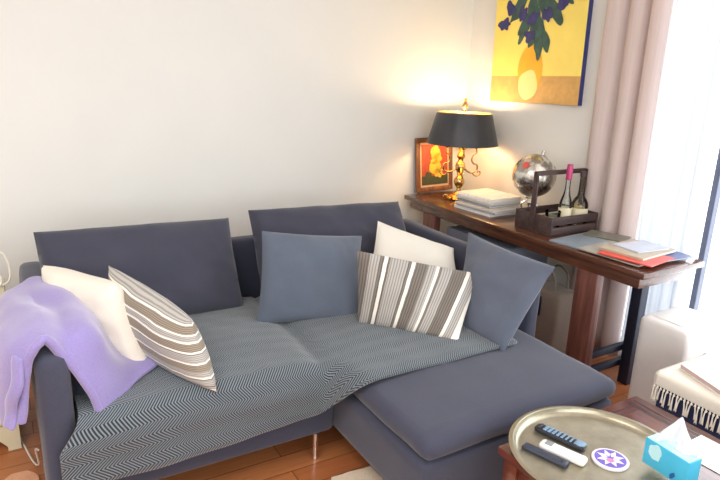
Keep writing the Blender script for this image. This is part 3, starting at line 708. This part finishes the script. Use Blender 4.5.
link('disc', lt([(0, 0), (.054, 0), (.056, .003), (.056, .007), (.054, .009), (0, .009)], 48), M['offwhite'], co)
link('purple_face', lt([(0, .0091), (.047, .0091), (.047, .0098), (0, .0098)], 48), M['purple'], co)
for k in range(8):
    a = k*PI/4; bm = bmesh.new(); pts = [(.008, 0), (.022, .0085), (.043, 0), (.022, -.0085)]
    lo = [bm.verts.new((x*math.cos(a)-y*math.sin(a), x*math.sin(a)+y*math.cos(a), .0099)) for x, y in pts]
    f = bm.faces.new(lo); rr = bmesh.ops.extrude_face_region(bm, geom=[f])
    for v in rr['geom']:
        if isinstance(v, bmesh.types.BMVert): v.co.z += .0008
    link('petal', bm, M['offwhite'], co, False)
link('pink_dot', lt([(0, .0099), (.011, .0099), (.011, .0112), (0, .0112)], 20, (-.012, -.004, 0)), M['pink'], co)
tbx = thing('tissue_box', 'cyan tissue box with a white tissue pulled up, at the right rim of the tray', 'tissue box', (1.588, .815, TZ+.027), -.06)
link('carton', bx(0, .058, -.02, .125, 0, .085, .003), M['cyan'], tbx)
link('pale_top', bx(.003, .055, -.017, .122, .0851, .086), M['palecyan'], tbx, False)
bm = blob(0, 0, .022, .026, 0, 3, 20, .0006, .5); bm.transform(Matrix.Translation((-.0004, .085, .055)) @ Matrix.Rotation(-PI/2, 4, 'Z')); link('printed_patch', bm, M['palecyan'], tbx, False)
bm = blob(0, 0, .006, .013, 0, 5, 16, .0006, .4); bm.transform(Matrix.Translation((-.0004, .022, .018)) @ Matrix.Rotation(-PI/2, 4, 'Z') @ Matrix.Rotation(.5, 4, 'Y')); link('printed_drop', bm, M['deepblue'], tbx, False)
P = []
for i in range(15):
    s = i/14; row = []
    for j in range(21):
        u = j/20*2-1
        wv = .058*(1-s)**.75*(1+.12*math.sin(s*5)); y = .045+u*wv-.006*s
        x = .028+(.018*math.sin(u*5+s*3)+.006*math.sin(u*13))*(1-s)-.006*s; row.append(Vector((x, y, 0.084+.112*s+.012*(1-abs(u))*(1-s))))
    P.append(row)
o = link('tissue', grid_surface(P), M['tissue'], tbx); solid(o, .0012, 0)

# paper and dark case lying on the table beyond the tray
pp = thing('paper_sheet', 'white printed sheet of paper lying on the coffee table behind the tissue box', 'paper', (1.865, .84, TZ+.0012), .03)
link('sheet', bx(-.075, .085, -.16, .115, 0, .001), M['paper'], pp, False)
link('printed_mark', bx(-.045, -.03, .07, .085, .0011, .0014), M['black'], pp, False)
link('printed_mark', bx(.02, .035, -.03, -.02, .0011, .0014), M['black'], pp, False)
dk = thing('dark_pouch', 'dark grey zipped pouch at the near right corner of the coffee table', 'pouch', (1.80, .675, TZ+.0035), .2)
link('pouch_body', roundbox(-.08, .08, -.05, .05, 0, .035, .017, 8, wob=.002), M['slateplastic'], dk)
link('zip', bx(-.07, .07, -.0525, -.049, .015, .02, .001), M['lcd'], dk)

# ------------------------------------------------------------------ left: cream cabinet, cord, rugs
cb = thing('side_cabinet', 'cream painted side cabinet with curved bracket feet left of the sofa', 'cabinet', (-.05, 2.66, 0))
link('carcass', bx(-.55, -.005, .0, .42, .12, .60, .004), M['cabinet'], cb)
link('cabinet_top', bx(-.57, .010, -.02, .43, .601, .63, .006), M['cabinet'], cb)
link('door', bx(-.50, -.05, -.014, -.001, .17, .57, .004), M['cabinet'], cb)
link('moulding', bx(-.56, .004, -.012, .425, .125, .15, .004), M['cabinet'], cb)
def bracket(x_out, x_in):
    bm = bmesh.new(); pts = [(x_out, .119), (x_out, 0)]+[(x_out+(x_in-x_out)*(.35+.05*k/6+.6*(k/6)**1.0*(1 if k else 0)), .02+.075*math.sin(PI/2*k/6)) for k in range(7)]+[(x_in, .119)]
    pts.insert(2, (x_out+(x_in-x_out)*.35, 0))
    f = bm.faces.new([bm.verts.new((x, -.006, z_)) for x, z_ in pts]); r = bmesh.ops.extrude_face_region(bm, geom=[f])
    for v in r['geom']:
        if isinstance(v, bmesh.types.BMVert): v.co.y += .05
    return bm
link('foot', bracket(.0, -.14), M['cabinet'], cb, False); link('foot', bracket(-.555, -.415), M['cabinet'], cb, False)
for x in (-.53, -.03): link('rear_foot', bx(x-.025, x+.025, .36, .41, 0, .119), M['cabinet'], cb)
tag(link('power_cord', tb(spline([(-.055, 2.95, .634), (-.02, 2.94, .66), (-.015, 2.95, .72), (-.035, 2.96, .78), (-.06, 2.97, .72), (-.05, 2.95, .66), (-.075, 2.93, .637), (-.2, 2.9, .637)], 8), .0045, 8), M['cord']), 'looped white cord lying on top of the cream cabinet', 'cord')
tag(link('floor_cable', tb(spline([(-.08, 2.9, .006), (-.02, 2.55, .006), (.005, 2.42, .05), (.0, 2.35, .16), (.008, 2.28, .20)], 8), .004, 8), M['cord']), 'white cable running down beside the left armrest to the floor', 'cable')
def rug(pts, th, seed):
    bm = bmesh.new(); ring = []
    n = len(pts)
    for i in range(n):
        a, b_ = Vector(pts[i]+(0,)), Vector(pts[(i+1) % n]+(0,))
        for k in range(12):
            p = a.lerp(b_, k/12); ring.append(bm.verts.new((p.x+.006*noise.noise(p*15), p.y+.006*noise.noise(p*15+Vector((9, 0, 0))), .001)))
    f = bm.faces.new(ring); r = bmesh.ops.extrude_face_region(bm, geom=[f])
    for v in r['geom']:
        if isinstance(v, bmesh.types.BMVert): v.co.z += th
    return bm
tag(link('floor_rug', rug([(1.20, 1.85), (1.02, 1.86), (.60, 1.0), (1.05, .6), (1.20, .9)], .008, 1), M['rug'], smooth=False), 'cream rug on the wooden floor beside the chaise', 'rug')
tag(link('floor_mat', rug([(-.13, 2.42), (-.09, 2.465), (-.04, 2.46), (.0, 2.40), (-.02, 1.7), (-.6, 1.7), (-.6, 2.40)], .01, 2), M['peach'], smooth=False), 'peach coloured mat on the floor in front of the cream cabinet', 'mat')
